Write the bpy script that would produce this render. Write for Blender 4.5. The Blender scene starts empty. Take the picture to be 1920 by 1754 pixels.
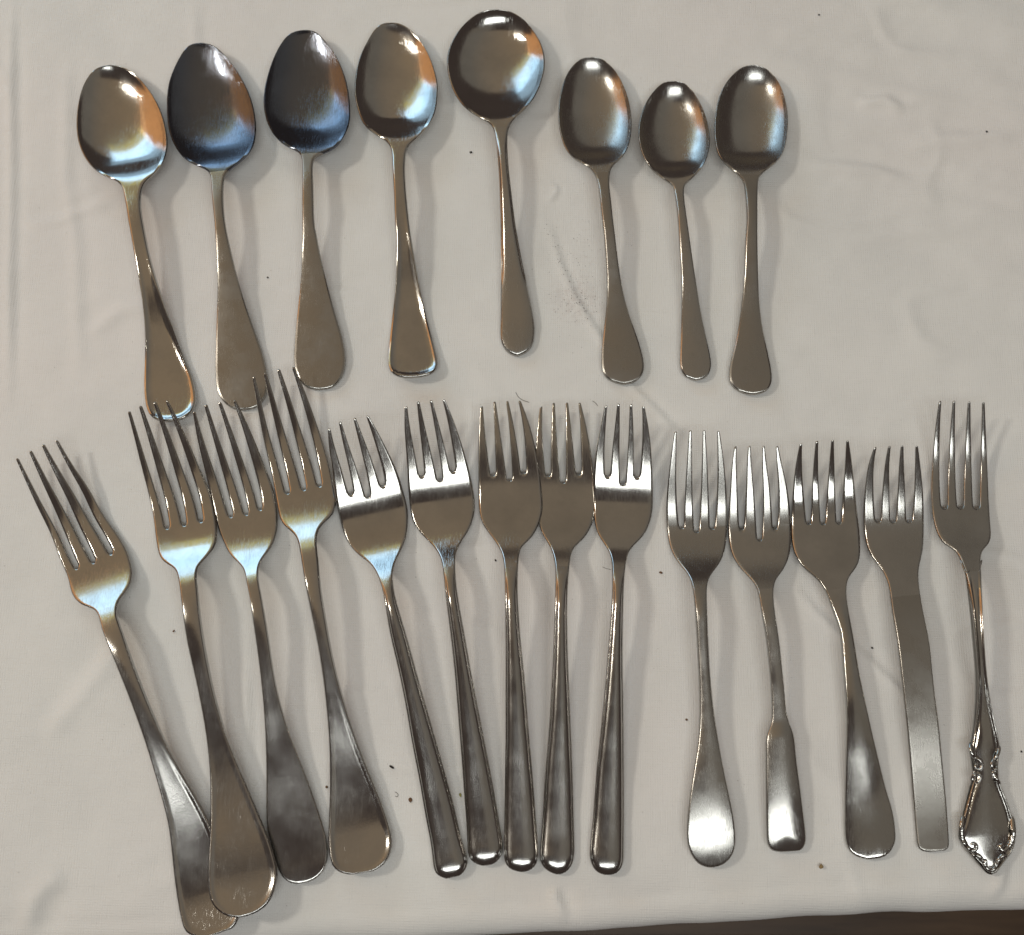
import bpy, math, random
import numpy as np
from mathutils import Vector
rng = np.random.default_rng(7)
random.seed(7)
SC = bpy.context.scene
COL = SC.collection
# ------------------------------------------------------------------ camera
TILT, DIST, HFOV = math.radians(17), 0.55, math.radians(42.3)
cam = bpy.data.objects.new('camera', bpy.data.cameras.new('camera')); COL.objects.link(cam)
CAM = np.array([0.0, -DIST*math.sin(TILT), DIST*math.cos(TILT)])
cam.location = CAM; cam.rotation_euler = (TILT, 0, 0)
cam.data.sensor_fit = 'HORIZONTAL'; cam.data.sensor_width = 36
cam.data.lens = 18/math.tan(HFOV/2)
cam.data.clip_start = 0.01; cam.data.clip_end = 50
cam.data.dof.use_dof = True; cam.data.dof.focus_distance = 0.545; cam.data.dof.aperture_fstop = 16
SC.camera = cam
# ------------------------------------------------------------------ world and lamps (an indoor picture)
W = bpy.data.worlds.new('World'); SC.world = W; W.use_nodes = True
W.node_tree.nodes['Background'].inputs[0].default_value = (0.076, 0.058, 0.050, 1)
W.node_tree.nodes['Background'].inputs[1].default_value = 1.0
SC.view_settings.view_transform = 'Standard'; SC.view_settings.look = 'None'
SC.view_settings.exposure = 0.0; SC.view_settings.gamma = 1.0; SC.view_settings.use_curve_mapping = False
def lamp(name, loc, target, sx, sy, rad, colr):
    d = bpy.data.lights.new(name, 'AREA'); d.shape = 'RECTANGLE'; d.size = sx; d.size_y = sy
    d.energy = rad*4*sx*sy; d.color = colr
    o = bpy.data.objects.new(name, d); COL.objects.link(o)
    o.location = loc
    o.rotation_euler = (Vector(target)-Vector(loc)).to_track_quat('-Z', 'Y').to_euler()
    return o
lamp('key_lamp', (-1.90, 0.22, 2.06), (0, 0, 0), 0.26, 0.30, 50.0, (1.0, 0.94, 0.82))
lamp('window_light', (-0.70, 1.08, 0.58), (-0.1, 0, 0), 0.80, 0.34, 2.3, (0.45, 0.74, 1.0))
lamp('window_lower_light', (-0.70, 1.00, 0.27), (-0.1, 0, 0), 0.80, 0.20, 0.75, (0.48, 0.76, 1.0))
lamp('window_shade_light', (-0.70, 1.08, 0.87), (-0.1, 0, 0), 0.80, 0.18, 0.46, (0.90, 0.92, 0.26))
ceil = lamp('ceiling_bounce', (0.0, 1.92, 1.95), (0, 1.90, 0), 5.0, 4.1, 1.0, (1, 1, 1))
cl = ceil.data; cl.use_nodes = True; nt_ = cl.node_tree
geo_ = nt_.nodes.new('ShaderNodeNewGeometry'); sep_ = nt_.nodes.new('ShaderNodeSeparateXYZ'); ramp_ = nt_.nodes.new('ShaderNodeValToRGB')
nt_.links.new(geo_.outputs['Parametric'], sep_.inputs[0]); nt_.links.new(sep_.outputs[0], ramp_.inputs[0])
nt_.links.new(ramp_.outputs[0], nt_.nodes['Emission'].inputs['Color'])
ramp_.color_ramp.elements[0].position = .28; ramp_.color_ramp.elements[1].position = .72
CEIL_R, CEIL_L = (0.250, 0.183, 0.108, 1), (0.122, 0.118, 0.100, 1)   # the lamp's own u runs from right to left
ramp_.color_ramp.elements[0].color = CEIL_L; ramp_.color_ramp.elements[1].color = CEIL_R
lamp('ceiling_front_right', (1.30, -0.32, 1.95), (1.3, -0.32, 0), 2.1, 0.38, 0.115, (1.0, 0.93, 0.74))
lamp('side_window_light', (0.10, -0.78, 1.60), (0.05, 0, 0), 1.4, 0.38, 5.0, (0.97, 1.0, 0.97))
lamp('cabinet_bounce', (-1.40, 0.62, 0.66), (0, 0, 0), 1.0, 0.85, 0.75, (1.0, 0.46, 0.16))
# ------------------------------------------------------------------ helpers
FPX = 960/math.tan(HFOV/2)
CT, ST = math.cos(TILT), math.sin(TILT)
def at(p, z):
    """points of the photograph, p (n,2), on the level z above the table"""
    p = np.asarray(p, float); z = np.broadcast_to(np.asarray(z, float), p.shape[:-1])
    dx = (p[..., 0]-960)/FPX; dy = -(p[..., 1]-877)/FPX
    ry = dy*CT+ST; rz = dy*ST-CT
    t = (z-CAM[2])/rz
    return np.stack([dx*t, CAM[1]+ry*t, z], -1)
def ncs(x, y):
    """natural cubic spline through (x, y); y may have columns; returns f"""
    x = np.asarray(x, float); y = np.asarray(y, float)
    if y.ndim == 1: y = y[:, None]
    n = len(x); h = np.diff(x)
    A = np.zeros((n, n)); B = np.zeros((n, y.shape[1])); A[0, 0] = A[-1, -1] = 1
    for i in range(1, n-1):
        A[i, i-1] = h[i-1]; A[i, i] = 2*(h[i-1]+h[i]); A[i, i+1] = h[i]
        B[i] = 6*((y[i+1]-y[i])/h[i]-(y[i]-y[i-1])/h[i-1])
    M = np.linalg.solve(A, B)
    def f(q):
        q = np.clip(np.asarray(q, float), x[0], x[-1]); sh = q.shape; q = q.ravel()
        i = np.clip(np.searchsorted(x, q)-1, 0, n-2)
        a = ((x[i+1]-q)/h[i])[:, None]; b = ((q-x[i])/h[i])[:, None]; hh = (h[i]**2/6)[:, None]
        r = a*y[i]+b*y[i+1]+((a**3-a)*M[i]+(b**3-b)*M[i+1])*hh
        return r[:, 0].reshape(sh) if y.shape[1] == 1 else r.reshape(sh+(y.shape[1],))
    return f
def curve(pts, step=0.7, smooth=5):
    """dense smooth polyline through clicked points (centripetal parameter)"""
    p = np.array(pts, float)
    d = np.sqrt(np.linalg.norm(np.diff(p, axis=0), axis=1)); s = np.r_[0, np.cumsum(d)]
    L = np.linalg.norm(np.diff(p, axis=0), axis=1).sum()
    c = ncs(s, p)(np.linspace(0, s[-1], int(L/step*2)))
    a = np.r_[0, np.cumsum(np.linalg.norm(np.diff(c, axis=0), axis=1))]
    q = np.linspace(0, a[-1], int(a[-1]/step)+2)
    c = np.stack([np.interp(q, a, c[:, 0]), np.interp(q, a, c[:, 1])], -1)
    if smooth:
        k = np.ones(smooth*2+1)/(smooth*2+1)
        e = np.stack([np.convolve(np.pad(c[:, j], smooth, mode='edge'), k, 'valid') for j in (0, 1)], -1)
        w = np.minimum(np.arange(len(c)), np.arange(len(c))[::-1])
        w = np.clip(w/(smooth*3), 0, 1)[:, None]
        c = c*(1-w)+e*w
    return c
def sst(a, b, x):
    t = np.clip((x-a)/(b-a), 0, 1); return t*t*(3-2*t)
def new_mesh(name, verts, faces, mat, normals=None):
    me = bpy.data.meshes.new(name); me.from_pydata([tuple(v) for v in verts], [], [tuple(f) for f in faces])
    me.polygons.foreach_set('use_smooth', [True]*len(me.polygons))
    if mat: me.materials.append(mat)
    if normals is not None: me.normals_split_custom_set_from_vertices([tuple(n) for n in normals])
    me.update()
    return me
def link(name, me, parent=None, loc=None):
    o = bpy.data.objects.new(name, me); COL.objects.link(o)
    if parent: o.parent = parent
    if loc is not None: o.location = loc
    return o
def tag(o, label=None, cat=None, group=None, kind=None):
    for k, v in (('label', label), ('category', cat), ('group', group), ('kind', kind)):
        if v: o[k] = v
    return o
# ------------------------------------------------------------------ materials
def mat_new(name):
    m = bpy.data.materials.new(name); m.use_nodes = True
    nt = m.node_tree; return m, nt, nt.nodes['Principled BSDF']
def nd(nt, t, **kw):
    n = nt.nodes.new(t)
    for k, v in kw.items():
        if k in n.inputs: n.inputs[k].default_value = v
        else: setattr(n, k, v)
    return n
def math_n(nt, op, a, b=0.0, clamp=False):
    n = nt.nodes.new('ShaderNodeMath'); n.operation = op; n.use_clamp = clamp
    for i, v in enumerate((a, b)):
        if isinstance(v, (int, float)): n.inputs[i].default_value = v
        else: nt.links.new(v, n.inputs[i])
    return n.outputs[0]
def mix_rgb(nt, f, a, b):
    n = nt.nodes.new('ShaderNodeMix'); n.data_type = 'RGBA'
    for i, v in ((0, f), (6, a), (7, b)):
        if isinstance(v, (int, float)): n.inputs[i].default_value = v
        elif isinstance(v, tuple): n.inputs[i].default_value = v
        else: nt.links.new(v, n.inputs[i])
    return n.outputs[2]
def noise(nt, vec, scale, detail=2.0, rough=0.5):
    n = nd(nt, 'ShaderNodeTexNoise', Scale=scale, Detail=detail, Roughness=rough)
    nt.links.new(vec, n.inputs['Vector']); return n.outputs['Fac']
def mapr(nt, v, a, b, c, d):
    n = nd(nt, 'ShaderNodeMapRange'); nt.links.new(v, n.inputs[0])
    for i, q in enumerate((a, b, c, d)): n.inputs[1+i].default_value = q
    return n.outputs[0]
def steel(name, base, rough, scratch=0.5, speck=0.25, grain=0.0, spots=0.3):
    """worn stainless steel: fine crossing scratches, nicks, finger marks and water spots"""
    m, nt, bs = mat_new(name)
    tc = nd(nt, 'ShaderNodeTexCoord').outputs['Object']
    info = nd(nt, 'ShaderNodeObjectInfo').outputs['Random']
    off = nd(nt, 'ShaderNodeCombineXYZ')
    nt.links.new(math_n(nt, 'MULTIPLY', info, 3.1), off.inputs[0]); nt.links.new(math_n(nt, 'MULTIPLY', info, 1.7), off.inputs[1])
    av = nd(nt, 'ShaderNodeVectorMath', operation='ADD'); nt.links.new(tc, av.inputs[0]); nt.links.new(off.outputs[0], av.inputs[1])
    vec = av.outputs[0]
    total = None
    for ang, sx, sy, w in ((14, 5600, 170, .7), (-27, 5200, 230, .7), (52, 5600, 200, .7), (-68, 5300, 200, .6), (33, 6000, 240, .7), (98, 6000, 210, .5)):
        mp = nd(nt, 'ShaderNodeMapping'); mp.inputs['Rotation'].default_value = (0, 0, math.radians(ang))
        mp.inputs['Scale'].default_value = (sx, sy, 200)
        nt.links.new(vec, mp.inputs['Vector'])
        f = noise(nt, mp.outputs[0], 1.0, 1.0)
        f = math_n(nt, 'MULTIPLY', mapr(nt, f, .63, .74, 0, 1), w)
        total = f if total is None else math_n(nt, 'MAXIMUM', total, f)
    patch = mapr(nt, noise(nt, vec, 110, 3), .35, .70, 0.45, 1)
    scr = math_n(nt, 'MULTIPLY', total, patch)
    nick = math_n(nt, 'MULTIPLY', mapr(nt, noise(nt, vec, 1700, 2), .64, .76, 0, 1), mapr(nt, noise(nt, vec, 120, 3), .40, .65, .15, 1))
    smear = noise(nt, vec, 55, 4, .6)
    spot = mapr(nt, noise(nt, vec, 210, 1), .66, .80, 0, 1)
    r = math_n(nt, 'ADD', mapr(nt, smear, .3, .7, rough*.68, rough*1.42), math_n(nt, 'MULTIPLY', scr, .22*scratch))
    r = math_n(nt, 'ADD', r, math_n(nt, 'MULTIPLY', nick, .12*speck), True)
    r = math_n(nt, 'ADD', r, math_n(nt, 'MULTIPLY', spot, .12*spots), True)
    nt.links.new(r, bs.inputs['Roughness'])
    dark = tuple(c*.62 for c in base)+(1,)
    mott = tuple(c*.82 for c in base)+(1,)
    c = mix_rgb(nt, mapr(nt, smear, .35, .7, 0, 1), base+(1,), mott)
    c = mix_rgb(nt, math_n(nt, 'MULTIPLY', spot, spots), c, dark)
    nt.links.new(c, bs.inputs['Base Color'])
    bs.inputs['Metallic'].default_value = 1.0
    hgt = math_n(nt, 'SUBTRACT', math_n(nt, 'MULTIPLY', noise(nt, vec, 1900, 2), grain), math_n(nt, 'MULTIPLY', scr, scratch))
    hgt = math_n(nt, 'SUBTRACT', hgt, math_n(nt, 'MULTIPLY', nick, speck))
    hgt = math_n(nt, 'ADD', hgt, math_n(nt, 'MULTIPLY', noise(nt, vec, 90, 1), 1.1))
    b = nd(nt, 'ShaderNodeBump', Strength=0.55, Distance=0.00005); nt.links.new(hgt, b.inputs['Height'])
    nt.links.new(b.outputs[0], bs.inputs['Normal'])
    return m
ST_POL = steel('polished_steel', (0.46, 0.45, 0.43), 0.11, .42, .08, .05, .15)
ST_SAT = steel('satin_steel', (0.44, 0.43, 0.41), 0.21, .5, .1, .12, .2)
ST_DRK = steel('tarnished_steel', (0.150, 0.165, 0.200), 0.14, .85, .12, .1, .2)
ST_WORN = steel('worn_steel', (0.44, 0.43, 0.415), 0.15, .38, .1, .3, .1)
ST_FLAT = steel('brushed_steel', (0.385, 0.37, 0.345), 0.26, .36, 0.0, .15, .2)

m, nt, bs = mat_new('cotton_cloth'); CLOTH = m
tc = nd(nt, 'ShaderNodeTexCoord').outputs['Object']
c = mix_rgb(nt, mapr(nt, noise(nt, tc, 14, 4, .6), .35, .68, 0, 1), (0.815, 0.812, 0.795, 1), (0.76, 0.758, 0.745, 1))
c = mix_rgb(nt, mapr(nt, noise(nt, tc, 5, 2), .45, .65, 0, .6), c, (0.815, 0.78, 0.765, 1))
# pinkish smudge of dirt beside the crease
sm = at([(1082, 560)], 0)[0]; sm2 = at([(1100, 500)], 0)[0]
def blob(cx, cy, rx, ry, lo, hi):
    mp = nd(nt, 'ShaderNodeMapping'); mp.vector_type = 'POINT'
    mp.inputs['Location'].default_value = (-cx/rx, -cy/ry, 0); mp.inputs['Scale'].default_value = (1/rx, 1/ry, 0)
    nt.links.new(tc, mp.inputs['Vector'])
    ln = nd(nt, 'ShaderNodeVectorMath', operation='LENGTH'); nt.links.new(mp.outputs[0], ln.inputs[0])
    return math_n(nt, 'MULTIPLY', mapr(nt, ln.outputs['Value'], 0, 1, 1, 0), mapr(nt, noise(nt, tc, 420, 4, .7), lo, hi, 0, 1))
c = mix_rgb(nt, math_n(nt, 'MULTIPLY', blob(sm[0], sm[1], .016, .013, .35, .7), .34), c, (0.36, 0.26, 0.25, 1))
c = mix_rgb(nt, math_n(nt, 'MULTIPLY', blob(sm2[0], sm2[1], .022, .04, .5, .8), .2), c, (0.40, 0.30, 0.27, 1))
nt.links.new(c, bs.inputs['Base Color']); bs.inputs['Roughness'].default_value = .92
bs.inputs['Specular IOR Level'].default_value = .15
wx = nd(nt, 'ShaderNodeTexWave', Scale=330.0, Distortion=.6, Detail=1.0); wx.bands_direction = 'X'
wy = nd(nt, 'ShaderNodeTexWave', Scale=330.0, Distortion=.6, Detail=1.0); wy.bands_direction = 'Y'
wv = nd(nt, 'ShaderNodeMapping'); wv.inputs['Rotation'].default_value = (0, 0, math.radians(1.5)); nt.links.new(tc, wv.inputs['Vector'])
for w_ in (wx, wy): nt.links.new(wv.outputs[0], w_.inputs['Vector'])
def slub(sx, sy):
    mp = nd(nt, 'ShaderNodeMapping'); mp.inputs['Scale'].default_value = (sx, sy, 1); nt.links.new(tc, mp.inputs['Vector'])
    return noise(nt, mp.outputs[0], 1, 2)
hgt = math_n(nt, 'ADD', math_n(nt, 'MAXIMUM', wx.outputs['Fac'], wy.outputs['Fac']), math_n(nt, 'MULTIPLY', noise(nt, tc, 2600, 2), .6))
hgt = math_n(nt, 'ADD', hgt, math_n(nt, 'ADD', math_n(nt, 'MULTIPLY', slub(160, 1500), 2.4), math_n(nt, 'MULTIPLY', slub(1500, 160), 2.0)))
b = nd(nt, 'ShaderNodeBump', Strength=.65, Distance=.00011); nt.links.new(hgt, b.inputs['Height'])
nt.links.new(b.outputs[0], bs.inputs['Normal'])

def plain(name, colr, rough=.8):
    m, nt, bs = mat_new(name)
    tc = nd(nt, 'ShaderNodeTexCoord').outputs['Object']
    c = mix_rgb(nt, noise(nt, tc, 900, 3), tuple(x*.6 for x in colr)+(1,), tuple(min(1, x*1.4) for x in colr)+(1,))
    nt.links.new(c, bs.inputs['Base Color']); bs.inputs['Roughness'].default_value = rough
    return m
m, nt, bs = mat_new('floor_wood'); WOOD = m
tc = nd(nt, 'ShaderNodeTexCoord').outputs['Object']
oi = nd(nt, 'ShaderNodeObjectInfo').outputs['Random']
mp = nd(nt, 'ShaderNodeMapping'); mp.inputs['Scale'].default_value = (6, 70, 10); nt.links.new(tc, mp.inputs['Vector'])
g = noise(nt, mp.outputs[0], 1.0, 6, .65)
c = mix_rgb(nt, mapr(nt, g, .3, .7, 0, 1), (0.055, 0.030, 0.015, 1), (0.17, 0.098, 0.048, 1))
c = mix_rgb(nt, math_n(nt, 'MULTIPLY', oi, .35), c, (0.07, 0.036, 0.018, 1))
nt.links.new(c, bs.inputs['Base Color']); bs.inputs['Roughness'].default_value = .38

# ------------------------------------------------------------------ the tablecloth and the floor
EDGE = ncs([-1200, 0, 500, 1000, 1335, 1527, 1920, 3200], [[1834], [1794], [1772], [1750], [1731], [1718], [1705], [1672]])
ex = np.linspace(-1200, 3200, 300)
ep = at(np.stack([ex, EDGE(ex)], -1), -0.006)
def edge_y(x): return np.interp(x, ep[:, 0], ep[:, 1])
def grid_axis(lo, a, b, hi, fine, coarse):
    return np.r_[np.arange(lo, a, coarse), np.arange(a, b, fine), np.arange(b, hi+coarse, coarse)]
GX = grid_axis(-.75, -.235, .235, .75, .00135, .012)
GV = np.r_[np.arange(-.30, -.02, .006), np.arange(-.02, .42, .00135), np.arange(.42, .85, .012)]   # distance inward from the edge
def vnoise(x, y, sx, sy, seed):
    r = np.random.default_rng(seed); T = r.random((256, 256))
    X = x*sx+500.3; Y = y*sy+500.7
    xi = np.floor(X).astype(int); yi = np.floor(Y).astype(int); fx = X-xi; fy = Y-yi
    fx = fx*fx*fx*(fx*(fx*6-15)+10); fy = fy*fy*fy*(fy*(fy*6-15)+10)
    g = lambda i, j: T[i % 256, j % 256]
    return (g(xi, yi)*(1-fx)+g(xi+1, yi)*fx)*(1-fy)+(g(xi, yi+1)*(1-fx)+g(xi+1, yi+1)*fx)*fy-.5
def seg_dist(x, y, pl):
    d = np.full(x.shape, 9.); s = np.zeros(x.shape)
    acc = 0
    for (a, b) in zip(pl[:-1], pl[1:]):
        v = b-a; L = np.hypot(*v); t = ((x-a[0])*v[0]+(y-a[1])*v[1])/L**2; tc_ = np.clip(t, 0, 1)
        dx = x-a[0]-tc_*v[0]; dy = y-a[1]-tc_*v[1]; dd = np.hypot(dx, dy)
        sg = np.sign(v[0]*dy-v[1]*dx)
        q = dd < np.abs(d); d = np.where(q, dd*np.where(sg == 0, 1, sg), d); s = np.where(q, acc+tc_*L, s); acc += L
    return d, s, acc
CREASES = [  # photo points, height (m), width (m): pressed creases and soft folds of the cloth
    ([(1005, 385), (1030, 430), (1052, 500), (1078, 560), (1120, 625), (1180, 720), (1260, 800), (1330, 870)], .00052, .0016),
    ([(1470, 1075), (1530, 1150), (1640, 1250), (1760, 1370)], .0005, .0018),
    ([(22, -40), (20, 300), (14, 800)], .0006, .0022),
    ([(128, 60), (122, 330), (142, 460), (150, 760)], .00035, .003),
    ([(362, -20), (366, 90), (352, 300)], .0003, .003),
    ([(1480, 310), (1640, 322), (1730, 345)], .0008, .0034),
    ([(1600, 195), (1660, 190), (1700, 215)], .0006, .003),
    ([(1680, 280), (1760, 265), (1925, 250)], .0007, .004),
    ([(1590, 450), (1700, 435), (1850, 420)], .0004, .004),
    ([(1560, 110), (1700, 95), (1900, 120)], .0005, .006),
    ([(130, 1640), (85, 1660), (60, 1690), (40, 1760)], .0009, .004),
    ([(230, 1665), (420, 1640), (560, 1650)], .0004, .004),
    ([(1035, 1660), (1045, 1690), (1062, 1740)], .0008, .0022),
    ([(1885, 1610), (1880, 1660), (1862, 1690)], .0007, .0022),
    ([(20, 420), (110, 412), (240, 360)], .0004, .0025),
    ([(150, 640), (230, 580), (330, 560)], .0005, .0035),
    ([(460, 1180), (462, 1420), (490, 1740)], .0004, .002),
    ([(70, 1400), (180, 1270), (240, 1180)], .0006, .004),
    ([(1030, 345), (1045, 355), (1040, 370), (1025, 380)], .0005, .0009),
]
CR_W = [(at(np.array(c[0], float), 0)[:, :2], c[1], c[2]) for c in CREASES]
def cloth_z(x, y):
    ax, ay = x*math.cos(.1)-y*math.sin(.1), x*math.sin(.1)+y*math.cos(.1)
    z = .0019*vnoise(ax, ay, 9, 14, 1)+.0011*vnoise(ax, ay, 18, 34, 2)+.00062*vnoise(ax+.3*ay, ay, 40, 95, 3)
    z += .0003*vnoise(ax, ay-.2*ax, 130, 190, 4)+.0004*vnoise(ax, ay, 70, 70, 5)+.0007*np.maximum(0, .13-np.abs(vnoise(ax+.4*ay, ay-.1*ax, 26, 34, 12)))/.13*sst(-.05, .2, vnoise(ax, ay, 12, 12, 13))
    wr = sst(.05, .2, x)*sst(.05, .16, y)                     # the upper right lies wavier
    z += wr*(.0019*vnoise(ax, ay+.15*ax, 22, 75, 6)+.0008*vnoise(ax, ay, 45, 160, 7))
    for pl, hh, ww in CR_W:
        d, s, L = seg_dist(x, y, pl)
        fade = sst(0, .25*L, s)*sst(0, .25*L, L-s)
        z += 2.1*hh*fade*(np.exp(-(d/ww)**2)-.45*np.exp(-((d-1.6*ww)/(1.3*ww))**2))
    return z-.0006
def build_cloth():
    X, V = np.meshgrid(GX, GV)
    R = .011
    E = edge_y(X)+.0012*vnoise(X, X*0, 60, 1, 11)
    # inward distance V -> profile: flat, then a quarter roll, then a hanging skirt
    roll0 = R*math.pi/2
    flat = np.maximum(V-0, 0)
    ang = np.clip(-V/R+0.0, 0, math.pi/2)
    y = np.where(V > 0, E+R+flat, E+R-R*np.sin(ang))
    z = np.where(V > 0, 0, -R+R*np.cos(ang))
    drop = np.maximum(-V-roll0, 0)
    z = z-drop
    y = y+np.where(drop > 0, .012*drop/.2*(1+2*vnoise(X, V, 14, 2, 9)), 0)
    w = np.clip(1+V/R, 0, 1)
    zz = cloth_z(X, y)
    sag = -.0028*np.exp(-np.maximum(V, 0)/.010)
    z = z+w*zz+sag
    n, k = X.shape
    idx = np.arange(n*k).reshape(n, k)
    f = np.stack([idx[:-1, :-1], idx[:-1, 1:], idx[1:, 1:], idx[1:, :-1]], -1).reshape(-1, 4)
    v = np.stack([X, y, z], -1).reshape(-1, 3)
    o = link('tablecloth', new_mesh('tablecloth', v, f, CLOTH))
    tag(o, 'creased off-white cotton cloth covering the table under all the cutlery', 'tablecloth')
build_cloth()

FLOOR_Z = -.70
fl = link('floor', new_mesh('floor', [(-3, -3, FLOOR_Z-.02), (3, -3, FLOOR_Z-.02), (3, 3, FLOOR_Z-.02), (-3, 3, FLOOR_Z-.02)], [(0, 1, 2, 3)], plain('floor_gap', (.02, .012, .008))))
tag(fl, 'brown wooden floor below the table edge', kind='structure')
def plank_mesh(L, Wd, T, bev=.0015):
    x, y = L/2, Wd/2; v = []
    for z, i in ((0, 0), (T-bev, 0), (T, bev)):
        v += [(-x+i, -y+i, z), (x-i, -y+i, z), (x-i, y-i, z), (-x+i, y-i, z)]
    f = [(8, 9, 10, 11)]
    for a in (0, 4):
        for j in range(4): f.append((a+j, a+(j+1) % 4, a+4+(j+1) % 4, a+4+j))
    me = new_mesh('floor_plank', v, f, WOOD); me.polygons.foreach_set('use_smooth', [False]*len(f)); return me
pm = plank_mesh(1.19, .066, .02)
for r_ in range(-12, 8):
    for c_ in range(-1, 2):
        o = link('floor_plank', pm, fl, (c_*1.192+(r_ % 3)*.37, -.25+r_*.068, FLOOR_Z-.02))
        o.rotation_euler.z = 0

# ------------------------------------------------------------------ cutlery
PXM = 0.000224                                               # metres per photo pixel, for edge roundings
def near_dist(P, line):
    """distance in px from points P to a dense outline"""
    out = np.empty(len(P))
    for i in range(0, len(P), 2000):
        q = P[i:i+2000]
        out[i:i+2000] = np.sqrt(((q[:, None, :]-line[None])**2).sum(-1).min(1))
    return out
def row_params(t0, t1, step, e0=None, e1=None):
    """axis samples from t0 to t1, packed quadratically inside the end zones"""
    a, b = t0, t1; parts = []
    if e0: q = np.linspace(0, 1, 12); parts.append(t0+e0*q[:-1]**2); a = t0+e0
    if e1: b = t1-e1
    n = max(3, int((b-a)/step)); parts.append(np.linspace(a, b, n))
    if e1: q = np.linspace(1, 0, 12); parts.append(t1-e1*q[1:]**2)
    return np.concatenate(parts)
class Piece:
    """one piece of cutlery: clicked left and right outline from the tip to the handle end, a height
    profile along its axis, thickness, edge rounding and relief; becomes an Empty with part meshes"""
    def __init__(s, left, right, tip_mid, end):
        s.Lc = curve(left); s.Rc = curve(right)
        s.end = np.array(end, float); s.ax = np.array(tip_mid, float)-s.end
        s.len = np.hypot(*s.ax); s.ax /= s.len
        # parameter t: 0 at handle end, len at tip
        s.Lt = np.maximum.accumulate(s.t_of(s.Lc)[::-1]); s.Rt = np.maximum.accumulate(s.t_of(s.Rc)[::-1])
        s.Lr = s.Lc[::-1]; s.Rr = s.Rc[::-1]
        s.grids = []
    def t_of(s, p): return (np.asarray(p)-s.end)@s.ax
    def L(s, t): return np.stack([np.interp(t, s.Lt+np.arange(len(s.Lt))*1e-7, s.Lr[:, j]) for j in (0, 1)], -1)
    def R(s, t): return np.stack([np.interp(t, s.Rt+np.arange(len(s.Rt))*1e-7, s.Rr[:, j]) for j in (0, 1)], -1)
    def X(s, t, u):
        l, r = s.L(t), s.R(t); return l+(r-l)*np.asarray(u)[..., None]
    def w(s, t): return .5*np.linalg.norm(s.R(t)-s.L(t), axis=-1)
def edge_u(n=13, e=.055):
    """cross columns, packed towards both edges"""
    q = np.linspace(0, 1, n); u = .5-.5*np.cos(math.pi*q)
    return np.unique(np.r_[u, e*.25, e, 1-e, 1-e*.25])
def dome(x): return 1-(1-np.clip(x, 0, 1))**2
def finish(s, P, T, U, faces, part, border, outline, prof, thick, names, mats, root_name, label, cat, group,
           relief=None, dishf=None, r_edge=.0009, z_add=0.0):
    f = T/s.len
    zc = prof(f)+z_add
    d = near_dist(P, outline)*PXM; d[border] = 0
    th = thick(f)
    r = np.minimum(r_edge*(1-(.5*sst(s.f_root-.05, s.f_root+.02, f) if getattr(s, 'f_root', None) else 0)), .95*np.maximum(s.w(T)*PXM, 2e-4))
    h = .5*th*np.sqrt(np.clip(1-(1-np.clip(d/r, 0, 1))**2, 0, 1)); h[border] = 0
    zm = zc+(dishf(T, U) if dishf else 0)
    top = zm+h+(relief(T, U, d, P) if relief is not None else 0)*(h > 0)
    bot = zm-h
    base = at(P, zm)
    n = len(P)
    Vt = base.copy(); Vt[:, 2] = top
    Vb = base.copy(); Vb[:, 2] = bot
    bi = np.arange(n)+n; bi[border] = np.arange(n)[border]
    V = np.r_[Vt, Vb]
    Ft = faces; Fb = bi[faces[:, ::-1]]
    F = np.r_[Ft, Fb]; PT = np.r_[part, part]
    # lift so that the lowest point of the underside just meets the cloth
    used = np.unique(F)
    a, b_, c_, e_ = V[F[:, 0]], V[F[:, 1]], V[F[:, 2]], V[F[:, 3]]
    nf = np.cross(c_-a, e_-b_)
    N = np.zeros_like(V)
    for j in range(4): np.add.at(N, F[:, j], nf)
    N /= np.maximum(np.linalg.norm(N, axis=1), 1e-15)[:, None]
    o0 = np.r_[at((s.end+s.ax*s.len*.5)[None], 0)[0][:2], 0]
    root = bpy.data.objects.new(root_name, None); COL.objects.link(root); root.location = o0
    root.empty_display_size = .01
    tag(root, label, cat, group)
    objs = []
    for k, nm in enumerate(names):
        fk = F[PT == k]
        if not len(fk): continue
        ids, inv = np.unique(fk, return_inverse=True); inv = inv.reshape(-1, 4)
        fl_ = [tuple(dict.fromkeys(q)) for q in inv.tolist()]
        fl_ = [q for q in fl_ if len(q) > 2]
        me = new_mesh(nm, V[ids]-o0, fl_, mats[k], N[ids])
        objs.append(link(nm, me, root))
    root['_n'] = 0; del root['_n']
    SURF[root.name] = (P, top)
    return root, objs, o0
SURF = {}
def orient(P, faces):
    a, b, c = P[faces[:, 0]], P[faces[:, 1]], P[faces[:, 2]]
    ar = (b[:, 0]-a[:, 0])*(c[:, 1]-a[:, 1])-(b[:, 1]-a[:, 1])*(c[:, 0]-a[:, 0])
    return faces[:, ::-1] if np.median(ar) > 0 else faces      # photo y points down
def grid_faces(idx):
    return np.stack([idx[:-1, :-1], idx[:-1, 1:], idx[1:, 1:], idx[1:, :-1]], -1).reshape(-1, 4)
MM = .001
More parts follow.
